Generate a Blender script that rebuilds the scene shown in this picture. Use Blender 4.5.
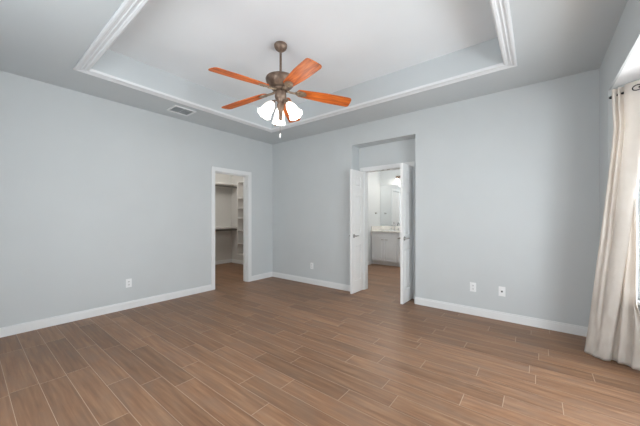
import bpy, bmesh, math, random
from mathutils import Vector, Matrix, noise
random.seed(7)
sc = bpy.context.scene
for o in list(bpy.data.objects): bpy.data.objects.remove(o)
C = sc.collection
R = math.radians

# ------------------------------------------------------------------ camera
cam = bpy.data.cameras.new('camera'); co = bpy.data.objects.new('camera', cam); C.objects.link(co)
co.location = (4.3493, -3.9721, 1.2355)
co.rotation_euler = (R(90), 0, R(37.939))
cam.sensor_width = 36; cam.lens = 36*279.21/640; cam.shift_y = (216.98-213)/640
cam.clip_start = .02
sc.camera = co
# ------------------------------------------------------------------ world, view
w = bpy.data.worlds.new('world'); sc.world = w; w.use_nodes = True
bg = w.node_tree.nodes['Background']; bg.inputs[0].default_value = (.93, .972, 1, 1); bg.inputs[1].default_value = 18.0
sc.view_settings.view_transform = 'Standard'; sc.view_settings.look = 'None'
sc.view_settings.gamma = 1; sc.view_settings.use_curve_mapping = False
sc.view_settings.exposure = -0.48
sc.cycles.max_bounces = 12; sc.cycles.diffuse_bounces = 8
# ------------------------------------------------------------------ window portals / lamps, the room's own and added ones
def area(name, loc, direction, sx, sy, power=0, portal=False, col=(1, 1, 1)):
    l = bpy.data.lights.new(name, 'AREA'); l.shape = 'RECTANGLE'; l.size = sx; l.size_y = sy
    l.energy = power; l.color = col
    if portal: l.cycles.is_portal = True
    o = bpy.data.objects.new(name, l); C.objects.link(o); o.location = loc
    o.rotation_euler = Vector(direction).to_track_quat('-Z', 'Y').to_euler()
    return o
def point(name, loc, power, radius=.05, col=(1, .93, .82)):
    l = bpy.data.lights.new(name, 'POINT'); l.energy = power; l.shadow_soft_size = radius; l.color = col
    o = bpy.data.objects.new(name, l); C.objects.link(o); o.location = loc
    return o
PW = dict(closet=38, bath=56, vanity=4, fan=5)

H = 2.74; WX = 4.843; YN = -4.6; TH = .12
B0 = Vector((WX, -.45)); BD = Vector((1, -1)).normalized(); BN = Vector((-1, -1)).normalized()
BL = .85; BX = WX+BL*BD.x; BY0 = -.45-BL*.70711; BY1 = -3.1; BYE = BY1-(BX-WX)
ZB = 2.355; SILL = .56; HEAD = 2.2

# ------------------------------------------------------------------ materials
def mat(name, col, rough=.6, metal=0, **k):
    m = bpy.data.materials.new(name); m.use_nodes = True; b = m.node_tree.nodes['Principled BSDF']
    b.inputs['Base Color'].default_value = (*col, 1); b.inputs['Roughness'].default_value = rough
    b.inputs['Metallic'].default_value = metal
    for kk, v in k.items(): b.inputs[kk.replace('_', ' ')].default_value = v
    return m
def s2l(*c): return tuple(((x/255+.055)/1.055)**2.4 if x > 10 else x/255/12.92 for x in c)
def noisy(m, col1, col2, scale=(1, 1, 1), nscale=5, detail=4, bump=0, rough=None):
    nt = m.node_tree; b = nt.nodes['Principled BSDF']; L = nt.links
    tc = nt.nodes.new('ShaderNodeTexCoord'); mp = nt.nodes.new('ShaderNodeMapping'); mp.inputs['Scale'].default_value = scale
    n = nt.nodes.new('ShaderNodeTexNoise'); n.inputs['Scale'].default_value = nscale; n.inputs['Detail'].default_value = detail
    r = nt.nodes.new('ShaderNodeValToRGB'); r.color_ramp.elements[0].color = (*col1, 1); r.color_ramp.elements[1].color = (*col2, 1)
    r.color_ramp.elements[0].position = .3; r.color_ramp.elements[1].position = .7
    L.new(tc.outputs['Object'], mp.inputs[0]); L.new(mp.outputs[0], n.inputs[0]); L.new(n.outputs[0], r.inputs[0]); L.new(r.outputs[0], b.inputs['Base Color'])
    if bump:
        bp = nt.nodes.new('ShaderNodeBump'); bp.inputs['Strength'].default_value = bump; bp.inputs['Distance'].default_value = .01
        L.new(n.outputs[0], bp.inputs['Height']); L.new(bp.outputs[0], b.inputs['Normal'])
    return m
def paint(name, rgb, d=3):
    m = mat(name, s2l(*rgb), .55)
    return noisy(m, s2l(*[c-d*.4 for c in rgb]), s2l(*[c+d*.4 for c in rgb]), nscale=2.5, bump=.02)
wall_m = paint('wall_paint', (199, 204, 206))
ceil_m = paint('ceiling_border_paint', (200, 206, 209))
tray_m = paint('tray_white_paint', (236, 241, 245))
bay_m = paint('bay_ceiling_paint', (232, 234, 236))
closet_m = paint('closet_paint', (212, 211, 208))
bath_m = paint('bath_paint', (208, 212, 214))
white_m = mat('white_trim', s2l(228, 230, 231), .35)
traytrim_m = mat('tray_trim_white', s2l(222, 225, 228), .4)
door_m = mat('door_white', s2l(235, 236, 236), .4)
shelf_m = mat('shelf_white', s2l(222, 220, 217), .5)
plate_m = mat('plate_white', s2l(236, 238, 239), .35)
slot_m = mat('slot_dark', s2l(90, 92, 95), .5)
vent_m = mat('vent_metal', s2l(226, 229, 230), .5)
ventd_m = mat('vent_dark', s2l(178, 183, 186), .7)
nickel_m = mat('nickel', s2l(150, 148, 145), .3, .9)
chrome_m = mat('chrome', s2l(190, 192, 195), .15, 1)
black_m = mat('black_metal', s2l(38, 38, 42), .4, .6)
vanity_m = mat('vanity_grey', s2l(222, 223, 224), .45)
vanityrec_m = vanity_m
counter_m = noisy(mat('counter', (.8, .8, .78), .25), s2l(222, 218, 212), s2l(240, 239, 236), nscale=30)
sink_m = mat('sink_white', s2l(235, 235, 235), .15)
mirror_m = mat('mirror', (.85, .87, .88), .02, 1)
bronze_m = noisy(mat('bronze', (.1, .08, .07), .45, .35), s2l(98, 80, 68), s2l(146, 126, 110), nscale=22, detail=6)
iron_m = noisy(mat('blade_iron', (.1, .08, .07), .4, .4), s2l(120, 98, 80), s2l(178, 160, 138), nscale=40)
grout_c = s2l(190, 172, 154)

def wood(name, c1, c2, c3):
    m = mat(name, c1, .5, Specular_IOR_Level=.3); nt = m.node_tree; L = nt.links; b = nt.nodes['Principled BSDF']
    tc = nt.nodes.new('ShaderNodeTexCoord'); mp = nt.nodes.new('ShaderNodeMapping'); mp.inputs['Scale'].default_value = (2.0, 22, 22)
    n = nt.nodes.new('ShaderNodeTexNoise'); n.inputs['Scale'].default_value = 2; n.inputs['Detail'].default_value = 5; n.inputs['Distortion'].default_value = .6
    r = nt.nodes.new('ShaderNodeValToRGB'); e = r.color_ramp.elements
    e[0].position = .3; e[0].color = (*c1, 1); e[1].position = .72; e[1].color = (*c3, 1); x = e.new(.5); x.color = (*c2, 1)
    L.new(tc.outputs['Object'], mp.inputs[0]); L.new(mp.outputs[0], n.inputs[0]); L.new(n.outputs[0], r.inputs[0]); L.new(r.outputs[0], b.inputs['Base Color'])
    return m
blade_m = wood('blade_cherry', s2l(146, 70, 30), s2l(198, 98, 36), s2l(222, 126, 54))

def floor_mat():
    m = mat('plank_tile', (.2, .14, .1), .38, Specular_IOR_Level=.35); nt = m.node_tree; L = nt.links; b = nt.nodes['Principled BSDF']
    N = nt.nodes.new
    at = N('ShaderNodeAttribute'); at.attribute_name = 'tone'
    tc = N('ShaderNodeTexCoord'); sep = N('ShaderNodeSeparateColor'); L.new(at.outputs['Color'], sep.inputs[0])
    off = N('ShaderNodeCombineXYZ')
    mu = N('ShaderNodeMath'); mu.operation = 'MULTIPLY'; mu.inputs[1].default_value = 37; L.new(sep.outputs[1], mu.inputs[0]); L.new(mu.outputs[0], off.inputs[2])
    add = N('ShaderNodeVectorMath'); add.operation = 'ADD'; L.new(tc.outputs['Object'], add.inputs[0]); L.new(off.outputs[0], add.inputs[1])
    def nz(scale, sx, sy, det, dist=0):
        mp = N('ShaderNodeMapping'); mp.inputs['Scale'].default_value = (sx, sy, 1); L.new(add.outputs[0], mp.inputs[0])
        n = N('ShaderNodeTexNoise'); n.inputs['Scale'].default_value = scale; n.inputs['Detail'].default_value = det; n.inputs['Distortion'].default_value = dist
        L.new(mp.outputs[0], n.inputs[0]); return n
    n1 = nz(2.2, 1.1, 17, 7, .3); n2 = nz(3.4, 1.2, 3.2, 5)
    r1 = N('ShaderNodeValToRGB'); e = r1.color_ramp.elements
    e[0].position = .2; e[0].color = (*s2l(*FD), 1); e[1].position = .82; e[1].color = (*s2l(*FL), 1); x = e.new(.5); x.color = (*s2l(*FM), 1)
    L.new(n1.outputs[0], r1.inputs[0])
    # grey wash in patches
    r2 = N('ShaderNodeMapRange'); r2.inputs[1].default_value = .45; r2.inputs[2].default_value = .75; r2.inputs[4].default_value = .7; L.new(n2.outputs[0], r2.inputs[0])
    mx = N('ShaderNodeMix'); mx.data_type = 'RGBA'; mx.inputs[7].default_value = (*s2l(*FG), 1)
    L.new(r2.outputs[0], mx.inputs[0]); L.new(r1.outputs[0], mx.inputs[6])
    hs = N('ShaderNodeHueSaturation'); L.new(mx.outputs[2], hs.inputs['Color'])
    v = N('ShaderNodeMapRange'); v.inputs[3].default_value = .82; v.inputs[4].default_value = 1.16; L.new(sep.outputs[0], v.inputs[0]); L.new(v.outputs[0], hs.inputs['Value'])
    L.new(hs.outputs[0], b.inputs['Base Color'])
    rr = N('ShaderNodeMapRange'); rr.inputs[3].default_value = .34; rr.inputs[4].default_value = .5; L.new(n1.outputs[0], rr.inputs[0]); L.new(rr.outputs[0], b.inputs['Roughness'])
    bp = N('ShaderNodeBump'); bp.inputs['Strength'].default_value = .12; bp.inputs['Distance'].default_value = .004; L.new(n1.outputs[0], bp.inputs['Height']); L.new(bp.outputs[0], b.inputs['Normal'])
    return m
FD, FM, FL, FG = (104, 74, 54), (134, 100, 75), (160, 127, 99), (123, 101, 85)
plank_m = floor_mat()
grout_m = mat('grout', grout_c, .8)

def glass_mat():
    m = bpy.data.materials.new('window_glass'); m.use_nodes = True; nt = m.node_tree; nt.nodes.clear(); N = nt.nodes.new
    o = N('ShaderNodeOutputMaterial'); t = N('ShaderNodeBsdfTransparent'); g = N('ShaderNodeBsdfGlossy'); g.inputs['Roughness'].default_value = .02
    mx = N('ShaderNodeMixShader'); mx.inputs[0].default_value = .06
    nt.links.new(t.outputs[0], mx.inputs[1]); nt.links.new(g.outputs[0], mx.inputs[2]); nt.links.new(mx.outputs[0], o.inputs[0])
    return m
glass_m = glass_mat()
def cloth_mat():
    m = bpy.data.materials.new('curtain_satin'); m.use_nodes = True; nt = m.node_tree; b = nt.nodes['Principled BSDF']; N = nt.nodes.new
    b.inputs['Roughness'].default_value = .5; b.inputs['Sheen Weight'].default_value = .3
    tc = N('ShaderNodeTexCoord'); n = N('ShaderNodeTexNoise'); n.inputs['Scale'].default_value = 9; n.inputs['Detail'].default_value = 5
    r = N('ShaderNodeValToRGB'); r.color_ramp.elements[0].color = (*s2l(224, 217, 209), 1); r.color_ramp.elements[1].color = (*s2l(240, 236, 231), 1)
    nt.links.new(tc.outputs['Object'], n.inputs[0]); nt.links.new(n.outputs[0], r.inputs[0]); nt.links.new(r.outputs[0], b.inputs['Base Color'])
    t = N('ShaderNodeBsdfTranslucent'); nt.links.new(r.outputs[0], t.inputs[0])
    mx = N('ShaderNodeMixShader'); mx.inputs[0].default_value = .45
    o = nt.nodes['Material Output']; nt.links.new(b.outputs[0], mx.inputs[1]); nt.links.new(t.outputs[0], mx.inputs[2]); nt.links.new(mx.outputs[0], o.inputs[0])
    bp = N('ShaderNodeBump'); bp.inputs['Strength'].default_value = .25; bp.inputs['Distance'].default_value = .01; nt.links.new(n.outputs[0], bp.inputs['Height']); nt.links.new(bp.outputs[0], b.inputs['Normal'])
    return m
curtain_m = cloth_mat()
def emis(name, col, s, base=(.9, .9, .88)):
    return mat(name, base, .4, 0, Emission_Color=(*col, 1), Emission_Strength=s)
shade_m = emis('lit_frosted_glass', (1, .95, .86), 2.6)
bulb_m = emis('lit_bulb', (1, .93, .8), 12)
panel_m = emis('fill_lamp_glow', (1, .97, .92), 5)  # glow of the two added, unseen ceiling lamps

# ------------------------------------------------------------------ mesh helpers
class M:
    def __init__(s): s.bm = bmesh.new(); s.n = 0
    def box(s, x0, x1, y0, y1, z0, z1, bev=0, mx=None, mi=0):
        r = bmesh.ops.create_cube(s.bm, size=1); vs = r['verts']
        for v in vs: v.co = Vector(((x0+x1)/2+v.co.x*(x1-x0), (y0+y1)/2+v.co.y*(y1-y0), (z0+z1)/2+v.co.z*(z1-z0)))
        fs = set(f for v in vs for f in v.link_faces)
        if bev:
            es = list(set(e for v in vs for e in v.link_edges))
            rr = bmesh.ops.bevel(s.bm, geom=es, offset=bev, segments=2, affect='EDGES')
            vs = list(set(v for f in rr['faces'] for v in f.verts)); fs = set(f for v in vs for f in v.link_faces)
        if mx: bmesh.ops.transform(s.bm, matrix=mx, verts=vs)
        for f in fs: f.material_index = mi
        return s
    def lathe(s, prof, seg=32, mx=None, cap=True, smooth=True, flute=0, nfl=8):
        rings = []
        for (r, z) in prof:
            ring = []
            for i in range(seg):
                a = 2*math.pi*i/seg; rr = r*(1+flute*math.cos(nfl*a))
                v = Vector((rr*math.cos(a), rr*math.sin(a), z))
                ring.append(s.bm.verts.new(mx @ v if mx else v))
            rings.append(ring)
        for a, b in zip(rings, rings[1:]):
            for i in range(seg):
                f = s.bm.faces.new((a[i], a[(i+1) % seg], b[(i+1) % seg], b[i])); f.smooth = smooth
        if cap:
            s.bm.faces.new(rings[0][::-1]); s.bm.faces.new(rings[-1])
        return s
    def tube(s, pts, r, seg=12, cap=True):
        pts = [Vector(p) for p in pts]; rings = []
        up = None
        for i, p in enumerate(pts):
            t = (pts[min(i+1, len(pts)-1)]-pts[max(i-1, 0)]).normalized()
            if up is None: up = t.orthogonal().normalized()
            u = (up-t*up.dot(t)).normalized(); up = u; v = t.cross(u)
            rad = r[i] if isinstance(r, (list, tuple)) else r
            rings.append([s.bm.verts.new(p+(u*math.cos(2*math.pi*k/seg)+v*math.sin(2*math.pi*k/seg))*rad) for k in range(seg)])
        for a, b in zip(rings, rings[1:]):
            for i in range(seg):
                f = s.bm.faces.new((a[i], a[(i+1) % seg], b[(i+1) % seg], b[i])); f.smooth = True
        if cap: s.bm.faces.new(rings[0][::-1]); s.bm.faces.new(rings[-1])
        return s
    def prism(s, poly, z0, z1, mx=None, bev=0):
        a = [s.bm.verts.new((mx or Matrix()) @ Vector((x, y, z0))) for x, y in poly]; b = [s.bm.verts.new((mx or Matrix()) @ Vector((x, y, z1))) for x, y in poly]
        n = len(poly)
        for i in range(n): s.bm.faces.new((a[i], a[(i+1) % n], b[(i+1) % n], b[i]))
        s.bm.faces.new(a[::-1]); s.bm.faces.new(b)
        return s
    def ball(s, c, r, seg=16, sc3=(1, 1, 1)):
        m = Matrix.Translation(c) @ Matrix.Diagonal((*[r*k for k in sc3], 1))
        rr = bmesh.ops.create_uvsphere(s.bm, u_segments=seg, v_segments=seg//2, radius=1, matrix=m)
        for f in set(f for v in rr['verts'] for f in v.link_faces): f.smooth = True
        return s
    def build(s, name, m, parent=None, norm=True):
        if norm: bmesh.ops.recalc_face_normals(s.bm, faces=s.bm.faces)
        me = bpy.data.meshes.new(name); s.bm.to_mesh(me); s.bm.free()
        for k in (m if isinstance(m, (list, tuple)) else [m]): me.materials.append(k)
        o = bpy.data.objects.new(name, me); C.objects.link(o)
        if parent is not None:
            o.parent = parent; o.matrix_parent_inverse = Matrix.Translation(parent_loc(parent)).inverted()
        return o
def parent_loc(p):
    v = Vector((0, 0, 0))
    while p is not None: v += p.location+p.matrix_parent_inverse.translation; p = p.parent
    return v
def struct(o): o['kind'] = 'structure'; return o
def tag(o, label, cat, group=None):
    o['label'] = label; o['category'] = cat
    if group: o['group'] = group
    return o
def empty(name, loc, label, cat, group=None):
    o = bpy.data.objects.new(name, None); C.objects.link(o); o.location = loc; o.empty_display_size = .1
    return tag(o, label, cat, group)
def origin(o, loc):
    """move a single-mesh thing's origin to its base"""
    loc = Vector(loc); o.data.transform(Matrix.Translation(-loc)); o.location = loc; return o

# ------------------------------------------------------------------ floor (each tile a face with its own tone)
def build_floor():
    bm = bmesh.new(); lay = bm.faces.layers.int.new('mi'); col = bm.loops.layers.float_color.new('tone')
    P = .1505; PL = .888; g = .0016
    known = {0: 4.427, 4: 4.337, 5: 3.084, 6: 3.59, 7: 3.28, 9: 3.463, 10: 2.70, 11: 2.40, 12: 2.89, 13: 2.61, 15: 1.38, 16: 1.165, 18: 1.425}
    rnd = random.Random(3)
    xmin, xmax = -2.4, BX+.2
    r = -27
    while -.61-P*r > YN-.15:
        y1 = -.61-P*r; y0 = y1-P
        x = known.get(r, rnd.random()*PL)
        while x > xmin: x -= PL
        while x < xmax:
            vs = [bm.verts.new(v) for v in ((x+g, y0+g*.8, 0), (x+PL-g, y0+g*.8, 0), (x+PL-g, y1-g*.8, 0), (x+g, y1-g*.8, 0))]
            f = bm.faces.new(vs); c = (rnd.random(), rnd.random(), rnd.random(), 1)
            for l in f.loops: l[col] = c
            x += PL
        r += 1
    z = -.0012
    f = bm.faces.new([bm.verts.new(v) for v in ((-3.2, YN-.2, z), (xmax+.9, YN-.2, z), (xmax+.9, 3.5, z), (-3.2, 3.5, z))]); f.material_index = 1
    bmesh.ops.create_cube(bm, size=1, matrix=Matrix.Translation((1.7, -.6, -.052)) @ Matrix.Diagonal((8.6, 8.4, .1, 1)))
    for ff in bm.faces:
        if ff.calc_center_median().z < -.001: ff.material_index = 1
    me = bpy.data.meshes.new('floor'); bm.to_mesh(me); bm.free(); me.materials.append(plank_m); me.materials.append(grout_m)
    o = bpy.data.objects.new('floor', me); C.objects.link(o); struct(o)
build_floor()

# ------------------------------------------------------------------ walls
NX0, NX1, NY, NZ = 1.925, 2.975, .225, 2.42        # niche
DX0, DX1, DZ = 2.02, 2.832, 2.015                    # bath door opening
CY0, CY1, CZ = -1.322, -.612, 2.03                   # closet opening
BWY = .345
m = M(); m.box(-TH, NX0, 0, BWY, 0, H); m.box(NX1, WX+TH, 0, BWY, 0, H); m.box(NX0, NX1, 0, BWY, NZ, H)
m.box(NX0, DX0, NY, BWY, 0, NZ); m.box(DX1, NX1, NY, BWY, 0, NZ); m.box(DX0, DX1, NY, BWY, DZ, NZ)
struct(m.build('wall_back', wall_m))
m = M(); m.box(-TH, 0, YN, CY0, 0, H); m.box(-TH, 0, CY1, 0, 0, H); m.box(-TH, 0, CY0, CY1, CZ, H)
struct(m.build('wall_left', wall_m))
m = M(); m.box(WX, WX+TH, -.45, 0, 0, H); m.box(WX, WX+TH, YN, BYE, 0, H); m.box(WX, WX+.015, BYE, -.45, ZB, H); m.box(WX+.015, WX+TH, BYE, -.45, ZB+.1, H)
struct(m.build('wall_right', wall_m))
def seg_matrix(A, B):
    d = (Vector(B)-Vector(A)); L = d.length; a = math.atan2(d.y, d.x)
    return Matrix.Translation((A[0], A[1], 0)) @ Matrix.Rotation(a, 4, 'Z'), L
NEAR_FILL = [(2.0, 3.0)]  # window added in the unseen near wall to let in fill light
bay = [((WX, -.45), (BX, BY0), [(.19, .74)]), ((BX, BY0), (BX, BY1), [(.32, 1.06), (1.14, 1.93)]), ((BX, BY1), (WX, BYE), []), ((WX+TH, YN), (-TH, YN), NEAR_FILL)]
win_n = 0; frames = []
for i, (A, B, ops) in enumerate(bay):
    mx, L = seg_matrix(A, B); m = M(); xs = 0; ZT_ = H if i == 3 else ZB
    for (a, b) in ops:
        m.box(xs, a, 0, TH, 0, ZT_, mx=mx); m.box(a, b, 0, TH, 0, SILL, mx=mx); m.box(a, b, 0, TH, HEAD, ZT_, mx=mx); xs = b
    m.box(xs, L, 0, TH, 0, ZT_, mx=mx)
    struct(m.build(('wall_bay_left', 'wall_bay_front', 'wall_bay_right', 'wall_near')[i], wall_m))
    for (a, b) in ops:
        win_n += 1
        f = M()
        for q in ((a, a+.045, SILL, HEAD), (b-.045, b, SILL, HEAD), (a+.045, b-.045, SILL, SILL+.05), (a+.045, b-.045, HEAD-.045, HEAD), (a+.045, b-.045, 1.36, 1.40)):
            f.box(q[0], q[1], .04, .09, q[2], q[3], mx=mx)
        fr = struct(f.build('window_%d' % win_n, white_m))
        M().box(a+.04, b-.04, .062, .068, SILL+.045, HEAD-.04, mx=mx).build('pane', glass_m, fr)
        M().box(a-.03, b+.03, -.035, .04, SILL-.03, SILL, .004, mx=mx).build('window_sill', white_m, fr)
        c = mx @ Vector(((a+b)/2, TH+.02, (SILL+HEAD)/2)); nrm = (mx.to_3x3() @ Vector((0, -1, 0)))
        area('window_portal_%d' % win_n, c, nrm, b-a, HEAD-SILL, portal=True)
m = M(); m.prism([(WX+.015, -.30), (BX+.25, BY0+.15), (BX+.25, BY1-.15), (WX+.015, BYE-.15)], ZB, ZB+.1); struct(m.build('ceiling_bay', bay_m))

# ceilings
TX0, TX1, TY0, TY1, TZ = .745, 4.088, -3.175, -.702, 3.02
m = M(); m.box(-TH, TX0, YN-TH, BWY, H, H+.1); m.box(TX1, WX+TH, YN-TH, BWY, H, H+.1); m.box(TX0, TX1, TY1, BWY, H, H+.1); m.box(TX0, TX1, YN-TH, TY0, H, H+.1)
for q in ((TX0-.06, TX0, TY0-.06, TY1+.06), (TX1, TX1+.06, TY0-.06, TY1+.06), (TX0, TX1, TY1, TY1+.06), (TX0, TX1, TY0-.06, TY0)): m.box(*q, H+.1, TZ)
struct(m.build('ceiling', ceil_m))
m = M(); m.box(TX0-.06, TX1+.06, TY0-.06, TY1+.06, TZ, TZ+.06); struct(m.build('ceiling_tray', tray_m))
# moulding round the tray
def moulding():
    prof = [(0, 0), (0, -.013), (.010, -.018), (.024, -.017), (.030, -.009), (.044, -.008), (.047, -.013), (.054, -.013), (.057, -.008), (.070, -.008), (.076, -.015), (.092, -.018), (.103, -.012), (.106, .004), (.108, .012), (.103, .012)]
    bm = bmesh.new(); rings = []
    x0, x1, y0, y1 = TX0-.103, TX1+.103, TY0-.103, TY1+.103
    for d, z in prof: rings.append([bm.verts.new((x, y, H+z)) for x, y in ((x0+d, y0+d), (x1-d, y0+d), (x1-d, y1-d), (x0+d, y1-d))])
    for a, b in zip(rings, rings[1:]):
        for i in range(4): bm.faces.new((a[i], a[(i+1) % 4], b[(i+1) % 4], b[i]))
    mm = M(); mm.bm.free(); mm.bm = bm; struct(mm.build('trim_tray', traytrim_m))
moulding()

# closet room
m = M(); m.box(-2.36, -2.236, -2.1, .67, 0, H); m.box(-2.236, -TH, .546, .67, 0, H); m.box(-2.236, -TH, -2.22, -2.1, 0, H); m.box(-TH-.004, -TH, -2.1, CY0-.07, 0, H); m.box(-TH-.004, -TH, CY1+.07, .546, 0, H); m.box(-TH-.004, -TH, CY0-.07, CY1+.07, CZ+.07, H)
struct(m.build('wall_closet', closet_m))
struct(M().box(-2.36, -TH, -2.22, .67, H, H+.1).build('ceiling_closet', tray_m))
# bathroom
QX0, QX1, QY = .90, 3.3, 3.18
m = M(); m.box(QX0-.1, QX0, BWY, 1.62, 0, H); m.box(QX0-.1, QX0, 2.34, QY, 0, H); m.box(QX0-.1, QX0, 1.62, 2.34, 2.03, H); struct(m.build('wall_bathroom_left', bath_m))
struct(M().box(QX0-.1, QX1+.1, QY, QY+.1, 0, H).build('wall_bathroom_back', bath_m))
struct(M().box(QX1, QX1+.1, BWY, QY, 0, H).build('wall_bathroom_right', bath_m))

struct(M().box(QX0-.1, QX1+.1, BWY, QY+.1, H, H+.1).build('ceiling_bathroom', tray_m))

# ------------------------------------------------------------------ baseboards
def bb(m, x0, x1, y0, y1, side):
    """side: which way the board faces; board 12 mm thick with a thinner moulded top"""
    h = .098; t = .014
    if side == 'y-': m.box(x0, x1, y0-t, y0, 0, h-.018); m.box(x0, x1, y0-t*.6, y0, h-.018, h)
    if side == 'y+': m.box(x0, x1, y0, y0+t, 0, h-.018); m.box(x0, x1, y0, y0+t*.6, h-.018, h)
    if side == 'x+': m.box(x0, x0+t, y0, y1, 0, h-.018); m.box(x0, x0+t*.6, y0, y1, h-.018, h)
    if side == 'x-': m.box(x0-t, x0, y0, y1, 0, h-.018); m.box(x0-t*.6, x0, y0, y1, h-.018, h)
m = M(); bb(m, 0, NX0, 0, 0, 'y-'); bb(m, NX1, WX, 0, 0, 'y-'); bb(m, NX0, 0, 0, NY, 'x+'); bb(m, NX1, 0, 0, NY, 'x-'); struct(m.build('baseboard_back', white_m))
m = M(); bb(m, 0, 0, YN, CY0-.062, 'x+'); bb(m, 0, 0, CY1+.062, -.014, 'x+'); struct(m.build('baseboard_left', white_m))
m = M(); bb(m, WX, 0, -.45, -.014, 'x-'); bb(m, WX, 0, YN, BYE, 'x-'); struct(m.build('baseboard_right', white_m))
m = M(); bb(m, 0, WX, YN, 0, 'y+'); struct(m.build('baseboard_near', white_m))
m = M(); bb(m, -2.236, 0, -2.1, .546, 'x+'); bb(m, -2.22, -TH-.004, .546, 0, 'y-'); struct(m.build('baseboard_closet', white_m))
m = M(); bb(m, QX0, 0, 2.40, 2.62, 'x+'); bb(m, QX0, 0, BWY, 1.56, 'x+'); struct(m.build('baseboard_bathroom', white_m))
m = M()
for (A, B, ops) in bay[:3]:
    mx, L = seg_matrix(A, B); m.box(.01, L-.01, -.014, 0, 0, .09, mx=mx)
struct(m.build('baseboard_bay', white_m))

# ------------------------------------------------------------------ casings
def casing_x(name, y0, y1, z, wd, face, depth, n):
    """opening in a wall of constant x; face = room-side x, depth = far side"""
    m = M(); t = .016
    for xa, xb in ((face, face+t*n), (depth-t*n, depth)):
        a, b = min(xa, xb), max(xa, xb)
        m.box(a, b, y0-wd, y0+.004, 0, z+wd, .003); m.box(a, b, y1-.004, y1+wd, 0, z+wd, .003); m.box(a, b, y0, y1, z-.004, z+wd, .003)
    a, b = min(face, depth), max(face, depth)
    m.box(a, b, y0-.001, y0+.014, 0, z); m.box(a, b, y1-.014, y1+.001, 0, z); m.box(a, b, y0, y1, z-.014, z)
    c = (a+b)/2; m.box(c-.02, c+.02, y0+.014, y0+.024, 0, z-.014); m.box(c-.02, c+.02, y1-.024, y1-.014, 0, z-.014); m.box(c-.02, c+.02, y0, y1, z-.026, z-.014)
    return struct(m.build(name, white_m))
tr = casing_x('trim_closet', CY0, CY1, CZ, .062, 0, -TH-.02, 1)
m = M()
for z in (.25, 1.02, 1.8): m.box(-.085, -.05, CY1-.0175, CY1-.0135, z-.045, z+.045)
m.build('hinge_leaf', nickel_m, tr)
wd = .062; t = .016
m = M(); m.box(DX0-wd, DX0+.004, NY-t, NY, 0, DZ+wd-.004, .003); m.box(DX1-.004, DX1+wd, NY-t, NY, 0, DZ+wd-.004, .003); m.box(DX0, DX1, NY-t, NY, DZ-.006, DZ+wd-.004, .003)
m.box(DX0-wd, DX0, BWY, BWY+t, 0, DZ+wd); m.box(DX1, DX1+wd, BWY, BWY+t, 0, DZ+wd); m.box(DX0, DX1, BWY, BWY+t, DZ, DZ+wd)
m.box(DX0-.001, DX0+.014, NY, BWY, 0, DZ); m.box(DX1-.014, DX1+.001, NY, BWY, 0, DZ); m.box(DX0, DX1, NY, BWY, DZ-.014, DZ)
tb = struct(m.build('trim_bathroom', white_m))
for x in (2.36, 2.46):
    M().box(x-.022, x+.022, NY+.005, NY+.03, DZ-.019, DZ-.0135, .001).build('strike_plate', nickel_m, tb)

# ------------------------------------------------------------------ panelled doors
def door(name, hinge, ang, width, flip, label=None):
    """door slab: local x along width from the hinge, y thickness, three raised panels on each face"""
    Hd = 1.99; T = .035; z0 = .008
    mx = Matrix.Translation((hinge[0], hinge[1], 0)) @ Matrix.Rotation(R(ang), 4, 'Z')
    m = M(); sw = .085
    zs = [(z0+.19, .78), (.97, 1.60), (1.73, 1.90)]
    m.box(0, sw, 0, T, z0, z0+Hd, mx=mx); m.box(width-sw, width, 0, T, z0, z0+Hd, mx=mx)
    zz = [z0]+[v for p in zs for v in p]+[z0+Hd]
    for a, b in zip(zz[::2], zz[1::2]): m.box(sw, width-sw, 0, T, a, b, mx=mx)
    for a, b in zs:
        m.box(sw, width-sw, .013, T-.013, a, b, mx=mx)
        q = .022
        for (u, v) in ((.013, .004), (T-.013, T-.004)):
            # raised field with sloping sides
            x0, x1 = sw+q*.75, width-sw-q*.75; A = [(x0, a+q*.75), (x1, a+q*.75), (x1, b-q*.75), (x0, b-q*.75)]
            x0, x1 = sw+q*1.6, width-sw-q*1.6; B = [(x0, a+q*1.6), (x1, a+q*1.6), (x1, b-q*1.6), (x0, b-q*1.6)]
            va = [m.bm.verts.new(mx @ Vector((x, u, z))) for x, z in A]; vb = [m.bm.verts.new(mx @ Vector((x, v, z))) for x, z in B]
            for i in range(4): m.bm.faces.new((va[i], va[(i+1) % 4], vb[(i+1) % 4], vb[i]))
            m.bm.faces.new(vb)
    o = struct(m.build(name, door_m))
    # lever handles
    for s in (-1, 1):
        y = 0 if s < 0 else T; hm = M()
        mm = mx @ Matrix.Translation((width-.055, y, .93)) @ Matrix.Rotation(R(90*s), 4, 'X')
        mm2 = mx @ Matrix.Translation((width-.055, y, .93))
        prof = [(.001, 0), (.03, 0), (.03, .006), (.024, .012), (.011, .014), (.010, .045), (.001, .047)]
        hm.lathe([(r, -z) for r, z in prof], 20, mm)
        hm.tube([mm2 @ Vector((0, s*.045, 0)), mm2 @ Vector((-.02, s*.048, .001)), mm2 @ Vector((-.05, s*.05, .003)), mm2 @ Vector((-.085, s*.046, 0))], [.009, .0085, .007, .006], 10)
        hm.build('door_handle', nickel_m, o)
    for z in ((.22, 1.0, 1.78) if not flip else ()):
        M().tube([mx @ Vector((-.004, -.004 if not flip else T+.004, z-.045)), mx @ Vector((-.004, -.004 if not flip else T+.004, z+.045))], .006, 8).build('hinge', nickel_m, o)
    return o
# left leaf: local +x points toward the room (-y); face nearer the opening is +x world
door('door_1', (DX0-.034, NY-.018), -90.5, .36, True)
door('door_2', (DX1-.006, NY-.018), -91, .37, False)
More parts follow.
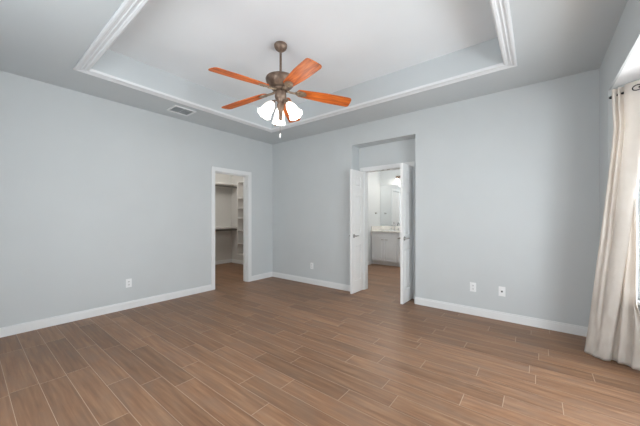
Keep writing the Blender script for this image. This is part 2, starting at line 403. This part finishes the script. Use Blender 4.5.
# toilet-room door in the bathroom's side wall (seen in the mirror)
def flat_door():
    m = M(); m.box(QX0-.09, QX0-.055, 1.64, 2.32, .01, 2.02)
    for a, b in ((.2, .85), (1.0, 1.9)):
        for c, d in ((1.72, 1.94), (2.02, 2.24)): m.box(QX0-.056, QX0-.047, c, d, a, b, .006)
    o = struct(m.build('door_3', door_m))
    M().ball((QX0-.02, 2.26, 1.0), .028).build('door_knob', nickel_m, o)
    m = M(); t = .016
    m.box(QX0, QX0+t, 1.56, 1.624, 0, 2.09); m.box(QX0, QX0+t, 2.336, 2.40, 0, 2.09); m.box(QX0, QX0+t, 1.624, 2.336, 2.026, 2.09)
    struct(m.build('trim_toilet_door', white_m))
flat_door()

# ------------------------------------------------------------------ ceiling vent
def vent():
    x0, x1, y0, y1 = .255, .515, -2.215, -1.915
    r = empty('ceiling_vent', (.385, -2.065, H), 'rectangular metal air vent with dark louvres set in the lower ceiling beside the tray', 'vent')
    m = M(); b = .026; z0, z1 = H-.012, H
    m.box(x0, x0+b, y0, y1, z0, z1, .002); m.box(x1-b, x1, y0, y1, z0, z1, .002); m.box(x0+b, x1-b, y0, y0+b, z0, z1, .002); m.box(x0+b, x1-b, y1-b, y1, z0, z1, .002)
    m.box(x0+b, x1-b, -2.068, -2.062, z0+.006, z1)
    m.build('frame', vent_m, r)
    M().box(x0+b, x1-b, y0+b, y1-b, H-.002, H-.0005).build('duct_opening', ventd_m, r)
    n = 9
    for i in range(n):
        x = x0+b+(x1-x0-2*b)*(i+.5)/n
        mx = Matrix.Translation((x, 0, H-.006)) @ Matrix.Rotation(R(38), 4, 'Y')
        M().box(-.006, .006, y0+b, y1-b, -.0006, .0006, mx=mx).build('louvre', ventd_m, r)
vent()

# ------------------------------------------------------------------ outlets
def outlet(name, c, nrm, label, cat, kind):
    nrm = Vector(nrm); a = math.atan2(nrm.y, nrm.x)
    mx = Matrix.Translation(c) @ Matrix.Rotation(a, 4, 'Z')   # local +x out of the wall
    r = M(); r.box(0, .006, -.035, .035, -.057, .057, .002, mx=mx); o = r.build(name, plate_m); tag(o, label, cat)
    origin(o, c)
    if kind == 'duplex':
        for dz in (-.021, .021):
            s = M().box(.006, .009, -.0165, .0165, dz-.0145, dz+.0145, .002, mx=mx).build('receptacle', plate_m, o)
            k = M(); k.box(.0088, .0094, -.0085, -.005, dz-.004, dz+.007, mx=mx); k.box(.0088, .0094, .005, .0085, dz-.004, dz+.007, mx=mx); k.box(.0088, .0094, -.0025, .0025, dz-.011, dz-.0065, mx=mx)
            k.build('slot', slot_m, s)
        M().ball(mx @ Vector((.006, 0, 0)), .003, 8).build('screw', nickel_m, o)
    elif kind == 'coax':
        mm = mx @ Matrix.Rotation(R(90), 4, 'Y')
        M().lathe([(.001, .004), (.011, .004), (.011, .010), (.006, .010), (.006, .02), (.001, .02)], 12, mm).build('jack', slot_m, o)
    elif kind == 'switch':
        M().box(.006, .010, -.016, .016, -.033, .033, .002, mx=mx).build('rocker', plate_m, o)
    return o
outlet('power_outlet', (0, -2.589, .345), (1, 0), 'white duplex outlet low on the long left wall, left of the closet opening', 'outlet', 'duplex')
outlet('power_outlet', (1.066, 0, .335), (0, -1), 'white duplex outlet low on the back wall between the corner and the double doors', 'outlet', 'duplex')
outlet('power_outlet', (3.705, 0, .35), (0, -1), 'white duplex outlet right of the double doors, left one of the pair on that wall', 'outlet', 'duplex')
outlet('cable_outlet', (4.013, 0, .345), (0, -1), 'white wall plate with a dark cable jack at its centre, nearest the curtain', 'outlet', 'coax')

# ------------------------------------------------------------------ ceiling fan
FX, FY = 2.252, -1.944
def fan():
    r = empty('ceiling_fan', (FX, FY, TZ), 'bronze five-blade ceiling fan with cherry wood blades and lit glass shades, hung from the tray', 'ceiling fan')
    T = Matrix.Translation((FX, FY, 0))
    M().lathe([(.001, TZ), (.062, TZ), (.067, TZ-.008), (.065, TZ-.028), (.054, TZ-.05), (.034, TZ-.066), (.02, TZ-.076), (.001, TZ-.078)], 36, T).build('canopy', bronze_m, r)
    M().lathe([(.012, TZ-.07), (.012, 2.66)], 18, T).build('downrod', bronze_m, r)
    M().lathe([(.001, 2.69), (.028, 2.69), (.032, 2.678), (.06, 2.682), (.122, 2.677), (.148, 2.668), (.154, 2.655), (.149, 2.632), (.135, 2.604), (.116, 2.582), (.092, 2.567), (.06, 2.557), (.001, 2.555)], 44, T).build('motor_housing', bronze_m, r)
    M().lathe([(.001, 2.56), (.085, 2.56), (.088, 2.55), (.06, 2.54), (.001, 2.538)], 32, T).build('flywheel', bronze_m, r)
    for k in range(5):
        az = -22.5+72*k
        mx = T @ Matrix.Rotation(R(az), 4, 'Z') @ Matrix.Translation((0, 0, 2.546)) @ Matrix.Rotation(R(5.5), 4, 'Y') @ Matrix.Rotation(R(-12), 4, 'X')
        r0, r1 = .19, .752; pts = []
        def outline(u):
            return .052+.024*min(1, u/.55)**.8
        N = 14; up = []
        for i in range(N+1):
            u = i/N; x = r0+(r1-r0-.03)*u; up.append((x, outline(u)))
        # rounded root and tip
        root = [(r0-.022, -.02), (r0-.022, .02), (r0-.012, .04)]
        tip = [(r1-.012, .068), (r1-.002, .05), (r1, .0), (r1-.002, -.05), (r1-.012, -.068)]
        poly = root+up+tip+[(x, -y) for x, y in up[::-1]]+[(r0-.012, -.04)]
        b = M().prism(poly, 0, .008).build('blade', blade_m, r); b.matrix_basis = mx
        im = M()
        im.prism([(.15, -.016), (.18, -.035), (.215, -.044), (.25, -.034), (.272, -.012), (.272, .012), (.25, .034), (.215, .044), (.18, .035), (.15, .016)], -.006, .0, mx)
        im.tube([mx @ Vector((.055, 0, .006)), mx @ Vector((.10, 0, -.006)), mx @ Vector((.16, 0, -.005))], [.014, .012, .012], 8)
        for sx, sy in ((.2, .022), (.2, -.022), (.25, 0)): im.ball(mx @ Vector((sx, sy, -.007)), .006, 8)
        im = im.build('blade_iron', iron_m, b); im.matrix_parent_inverse = mx.inverted()
    M().lathe([(.001, 2.541), (.05, 2.54), (.058, 2.515), (.06, 2.475), (.052, 2.455), (.035, 2.44), (.03, 2.41), (.038, 2.395), (.034, 2.36), (.022, 2.33), (.018, 2.27), (.022, 2.255), (.012, 2.235), (.001, 2.232)], 32, T).build('switch_housing', bronze_m, r)
    for th in FAN_SH:
        a = R(37.94+th)
        d = Vector((math.cos(a), math.sin(a), 0)); c0 = Vector((FX, FY, 2.405))
        arm = M().tube([c0+d*.02, c0+d*.04+Vector((0, 0, .025)), c0+d*.068+Vector((0, 0, .02)), c0+d*.08+Vector((0, 0, -.005))], .008, 10).build('light_arm', bronze_m, r)
        tilt = 34
        mx = Matrix.Translation(c0+d*.084+Vector((0, 0, .002))) @ Matrix.Rotation(a, 4, 'Z') @ Matrix.Rotation(R(-tilt), 4, 'Y')
        M().lathe([(.001, .008), (.02, .006), (.026, -.01), (.026, -.028), (.001, -.028)], 20, mx).build('socket', bronze_m, arm)
        # ruffled bell shade, double walled
        out = [(.026, -.015), (.036, -.03), (.046, -.055), (.053, -.085), (.056, -.115), (.060, -.14), (.066, -.16), (.075, -.176)]
        prof = out+[(q-.004, z) for q, z in out[::-1]]
        sh = M().lathe(prof, 40, mx, cap=False, flute=.035, nfl=8).build('lamp_shade', shade_m, r)
        M().ball(mx @ Vector((0, 0, -.085)), .026, 14, (1, 1, 1.3)).build('bulb', bulb_m, sh)
        pl = point('fan_lamp', mx @ Vector((0, 0, -.21)), PW['fan'], .05)
        pl.parent = r; pl.matrix_parent_inverse = Matrix.Translation(-r.location)
    for (dx, dy, zt, zb, fob) in ((-.045, -.035, 2.46, 2.22, False), (-.012, .004, 2.235, 2.10, True)):
        x, y = FX+dx, FY+dy
        ch = M().tube([(x, y, zt), (x, y, (zt+zb)/2), (x, y, zb)], .0018, 6).build('pull_chain', bronze_m, r)
        fm = M().lathe([(.001, zb+.004), (.004, zb), (.0075, zb-.02), (.007, zb-.04), (.001, zb-.046)], 12, Matrix.Translation((x, y, 0)))
        fm.build('chain_fob', plate_m if fob else bronze_m, ch)
FAN_SH = (215, 104, 335)
fan()

# ------------------------------------------------------------------ curtain and rod (on the slanted side of the bay)
def P2(t, o, z): v = B0+BD*t+BN*o; return Vector((v.x, v.y, z))
RZ = 2.252
rod = empty('curtain_rod', P2(.3, .09, RZ), 'thin black curtain rod crossing the slanted bay wall above the window', 'curtain rod')
M().tube([P2(.085, .09, RZ), P2(.8, .09, RZ)], .0095, 14).build('rod', black_m, rod)
for t in (.088, .797):
    M().ball(P2(t, .09, RZ), .0135, 14).build('finial', black_m, rod)
for t in (.125, .76):
    b = M(); b.tube([P2(t, 0.001, RZ-.03), P2(t, .03, RZ-.028), P2(t, .09, RZ-.011)], .005, 8); b.tube([P2(t, .0005, RZ-.03), P2(t, .006, RZ-.03)], .018, 12)
    b.build('bracket', black_m, rod)
def curtain():
    K = [(.118, .045, -.06, .06), (.100, .085, -.098, .118), (.122, .118, -.08, .130), (.140, .075, -.05, .132), (.156, .112, -.02, .135), (.172, .08, .0, .134),
         (.20, .112, .025, .138), (.235, .118, .05, .128), (.275, .10, .072, .108), (.300, .075, .076, .085), (.29, .045, .066, .055), (.268, .05, .10, .05), (.262, .075, .135, .085),
         (.285, .06, .165, .06), (.31, .05, .195, .05), (.325, .08, .235, .085), (.335, .05, .285, .07), (.35, .06, .37, .10)]
    def cat(a, b, c, d, u): return .5*((2*b)+(-a+c)*u+(2*a-5*b+4*c-d)*u*u+(-a+3*b-3*c+d)*u**3)
    cols = []
    n = len(K); SUB = 7
    for i in range(n-1):
        for s in range(SUB):
            u = s/SUB; g = [K[max(i-1, 0)], K[i], K[i+1], K[min(i+2, n-1)]]
            cols.append((i+u, tuple(cat(g[0][j], g[1][j], g[2][j], g[3][j], u) for j in range(4))))
    cols.append((n-1, K[-1]))
    NR = 90; ZT = 2.305
    bm = bmesh.new(); grid = []
    for (ci, (tt, ot, tb_, ob)) in cols:
        hem = .004+max(0, ci-9)/(n-10)*.03
        col = []
        for j in range(NR+1):
            v = j/NR; z = ZT+(hem-ZT)*v
            wgt = max(0, (1.98-z)/1.98); wgt = wgt*.9+.1*wgt*wgt if wgt < 1 else 1
            up = max(0, (z-1.98)/.33)
            t = tt+(tb_-tt)*wgt+.014*(1-up)*math.sin(min(1, (2.3-z)/.6)*math.pi/2)*(1 if ci < 9 else .0)*(1-wgt)
            o = ot+(ob-ot)*wgt
            sm = lambda q: max(0, min(1, q))**2*(3-2*max(0, min(1, q)))
            if ci > 9.5: t = .235-(.235-t)*1 if t < .235 else .235+(t-.235)*(1-.85*sm((z-.28)/.3)*sm((1.85-z)/.35))
            nz = noise.noise(Vector((ci*.35, z*2.4, 1.3)))*.012*min(1, v*3)
            nz2 = noise.noise(Vector((ci*.9, z*9, 5.3)))*.011*max(0, 1-z/1.2)
            col.append(bm.verts.new(P2(t+nz2*.5, max(.012, o+nz*.6+nz2), z)))
        grid.append(col)
    for a, b in zip(grid, grid[1:]):
        for j in range(NR):
            f = bm.faces.new((a[j], a[j+1], b[j+1], b[j])); f.smooth = True
    mm = M(); mm.bm.free(); mm.bm = bm
    o = mm.build('curtain', curtain_m); origin(o, P2(.1, .1, 0))
    sol = o.modifiers.new('thickness', 'SOLIDIFY'); sol.thickness = .0022
    tag(o, 'cream satin grommet curtain hanging from the black rod, hem gathered on the floor at right', 'curtain')
    # grommets: rings round the rod where the fabric crosses it
    for t in (.283,):
        g = M()
        ring = [P2(t, .112, RZ-.004)+(Vector((0, 0, 1))*math.sin(a)*.8-Vector((BN.x, BN.y, 0))*math.cos(a)*.35+Vector((BD.x, BD.y, 0))*math.cos(a))*.026 for a in [2*math.pi*k/20 for k in range(21)]]
        g.tube(ring, .0036, 8, cap=False); g.build('grommet', black_m, o)
curtain()

# ------------------------------------------------------------------ closet shelving
def closet():
    for z, name, lab in ((2.11, 'closet_shelf', 'white upper closet shelf with hanging rod along the far closet wall'), (.985, 'closet_shelf', 'white lower closet shelf with hanging rod along the far closet wall')):
        o = M().box(-2.236, -1.93, -2.1, .546, z-.018, z).build(name, shelf_m); tag(o, lab, 'shelf'); origin(o, (-2.236, -.9, z-.018))
        M().box(-2.236, -2.217, -2.1, .546, z-.11, z-.018).build('wall_cleat', shelf_m, o)
        M().box(-1.948, -1.93, -2.1, .546, z-.045, z-.018).build('front_edge', shelf_m, o)
        M().tube([(-1.97, -2.1, z-.09), (-1.97, .546, z-.09)], .016, 12).build('hanging_rod', nickel_m, o)
    x0, x1, y0, y1 = -1.55, -1.05, .24, .546
    r = empty('shelf_tower', (x0, y0, .30), 'white open shelf tower fixed to the closet side wall beside the hanging rods', 'shelving')
    for x in (x0, x1-.018): M().box(x, x+.018, y0, y1, .30, 2.11, .001).build('side_panel', shelf_m, r)
    for z in (.32, .59, .91, 1.22, 1.46, 1.71, 2.11): M().box(x0+.018, x1-.018, y0, y1, z-.018, z).build('shelf', shelf_m, r)
    # unseen ceiling lamp, added to brighten the closet
    l = empty('closet_fill_light', (-1.2, -.7, H), 'round white ceiling light added out of view to brighten the closet', 'ceiling light')
    T = Matrix.Translation((-1.2, -.7, 0))
    M().lathe([(.001, H), (.15, H), (.15, H-.02), (.001, H-.02)], 32, T).build('base', white_m, l)
    M().lathe([(.14, H-.02), (.13, H-.05), (.08, H-.075), (.001, H-.085)], 32, T).build('diffuser', panel_m, l)
    p = point('closet_fill_lamp', (-1.2, -.7, H-.16), PW['closet'], .12, (1, .95, .88))
closet()

# ------------------------------------------------------------------ bathroom
def bathroom():
    x0, x1, y0 = QX0+.004, 2.9, 2.64
    v = empty('vanity_cabinet', (x0, y0, 0), 'light grey panelled bathroom vanity cabinet with a double door and side drawers', 'cabinet')
    M().box(x0, x1, y0+.02, QY-.002, .09, .845).build('body', vanity_m, v)
    M().box(x0, x1, y0+.07, QY-.002, 0, .09).build('toe_kick', vanity_m, v)
    def front(name, a, b, c, d, raised=True, pull=None):
        m = M(); t = .02; s = .055 if (d-c) > .25 else .03
        m.box(a, a+s, y0, y0+t, c, d, .002); m.box(b-s, b, y0, y0+t, c, d, .002); m.box(a+s, b-s, y0, y0+t, c, c+s, .002); m.box(a+s, b-s, y0, y0+t, d-s, d, .002)
        m.box(a+s, b-s, y0+.010, y0+t, c+s, d-s); m.box(a+s+.02, b-s-.02, y0+.004, y0+t, c+s+.015, d-s-.015, .003)
        o = m.build(name, vanity_m, v)
        if pull:
            px, pz, ln, hor = pull
            ax = Vector((1, 0, 0)) if hor else Vector((0, 0, 1)); c0 = Vector((px, y0, pz)); n = Vector((0, -1, 0))
            M().tube([c0-ax*ln+n*-.001, c0-ax*ln*.9+n*.025, c0+ax*ln*.9+n*.025, c0+ax*ln-n*.001], .005, 8).build('pull', bronze_m, o)
    xa, xm, xb = x0+.012, 1.272, 1.585
    front('door', xa, xm-.003, .115, .685, pull=(xm-.05, .655, .035, True))
    front('door', xm+.003, xb, .115, .685, pull=(xm+.05, .655, .035, True))
    front('drawer_front', xa, xb, .70, .83)
    xs = [xb+.015, 2.10, 2.12, 2.88]
    for c, d in ((.115, .36), (.375, .60), (.615, .83)): front('drawer_front', xs[0], xs[1], c, d, pull=(1.84, (c+d)/2, .05, True) if c < .6 else (1.66, (c+d)/2-.02, .035, True))
    front('door', xs[2], 2.50, .115, .83); front('door', 2.505, xs[3], .115, .83)
    ct = M(); ct.box(x0-.003, x1+.02, y0-.02, QY, .845, .882, .004); ct.box(x0-.003, x1+.02, QY-.02, QY, .882, .99, .002); ct.box(x0-.003, x0+.017, y0, QY-.02, .882, .99, .002)
    o = ct.build('vanity_countertop', counter_m); tag(o, 'pale stone countertop with backsplash lying on the grey vanity', 'countertop'); origin(o, (x0, y0, .845))
    sk = M().lathe([(.205, .8835), (.225, .8855), (.222, .8905), (.20, .889), (.18, .884), (.12, .8828), (.02, .8824)], 40, Matrix.Translation((1.36, 2.87, 0)) @ Matrix.Diagonal((1, .78, 1, 1)), cap=False).build('sink', sink_m)
    tag(sk, 'white oval sink set in the pale vanity countertop', 'sink'); origin(sk, (1.36, 2.87, .8824))
    f = empty('faucet', (1.36, 3.08, .882), 'chrome widespread faucet behind the oval sink', 'faucet')
    M().tube([(1.36, 3.08, .882), (1.36, 3.08, 1.03), (1.36, 3.065, 1.07), (1.36, 3.03, 1.085), (1.36, 2.99, 1.07), (1.36, 2.975, 1.03)], [.016, .012, .011, .011, .011, .011], 12).build('spout', chrome_m, f)
    for x in (1.26, 1.46):
        h = M(); h.lathe([(.001, .882), (.022, .882), (.016, .91), (.012, .935), (.001, .937)], 16, Matrix.Translation((x, 3.08, 0))); h.tube([(x, 3.08, .932), (x, 3.04, .95)], .006, 8)
        h.build('faucet_handle', chrome_m, f)
    mr = M().box(QX0+.006, 2.86, QY-.006, QY-.0005, 1.0, 2.10).build('wall_mirror', mirror_m); tag(mr, 'large frameless mirror on the wall above the vanity', 'mirror'); origin(mr, (1.9, QY, 1.0))
    vl = empty('vanity_light', (1.93, QY, 2.28), 'dark bronze vanity light bar with glowing glass shades above the mirror', 'wall light')
    M().box(1.36, 2.5, QY-.03, QY, 2.27, 2.33, .004).build('back_plate', bronze_m, vl)
    for x in (1.43, 1.76, 2.10, 2.43):
        T = Matrix.Translation((x, QY-.11, 0))
        a = M(); a.tube([(x, QY-.02, 2.3), (x, QY-.08, 2.315), (x, QY-.11, 2.29)], .008, 8); a.lathe([(.001, 2.295), (.022, 2.29), (.026, 2.25), (.001, 2.25)], 16, T); a = a.build('arm', bronze_m, vl)
        out = [(.026, 2.255), (.04, 2.23), (.05, 2.19), (.055, 2.15)]
        M().lathe(out+[(q-.004, z) for q, z in out[::-1]], 24, T, cap=False).build('lamp_shade', shade_m, a)
        p = point('vanity_lamp', (x, QY-.13, 2.10), PW['vanity'], .04)
        p.parent = vl; p.matrix_parent_inverse = Matrix.Translation(-vl.location)
    hk = M(); T = Matrix.Translation((QX0, 2.88, 1.34)) @ Matrix.Rotation(R(90), 4, 'Y')
    hk.lathe([(.001, 0), (.024, 0), (.024, .006), (.009, .01), (.009, .03), (.018, .036), (.014, .046), (.001, .048)], 18, T)
    hk = hk.build('robe_hook', nickel_m); tag(hk, 'small dark metal robe hook on the bathroom side wall by the mirror', 'hook'); origin(hk, (QX0, 2.88, 1.34))
    l = empty('bathroom_fill_light', (2.2, 1.6, H), 'round white ceiling light added out of view to brighten the bathroom', 'ceiling light')
    T = Matrix.Translation((2.2, 1.6, 0))  # unseen lamp, added for light on the vanity and walls
    M().lathe([(.001, H), (.15, H), (.15, H-.02), (.001, H-.02)], 32, T).build('base', white_m, l)
    M().lathe([(.14, H-.02), (.13, H-.05), (.08, H-.075), (.001, H-.085)], 32, T).build('diffuser', panel_m, l)
    point('bath_fill_lamp', (2.2, 1.6, H-.16), PW['bath'], .12, (1, .97, .93))
bathroom()
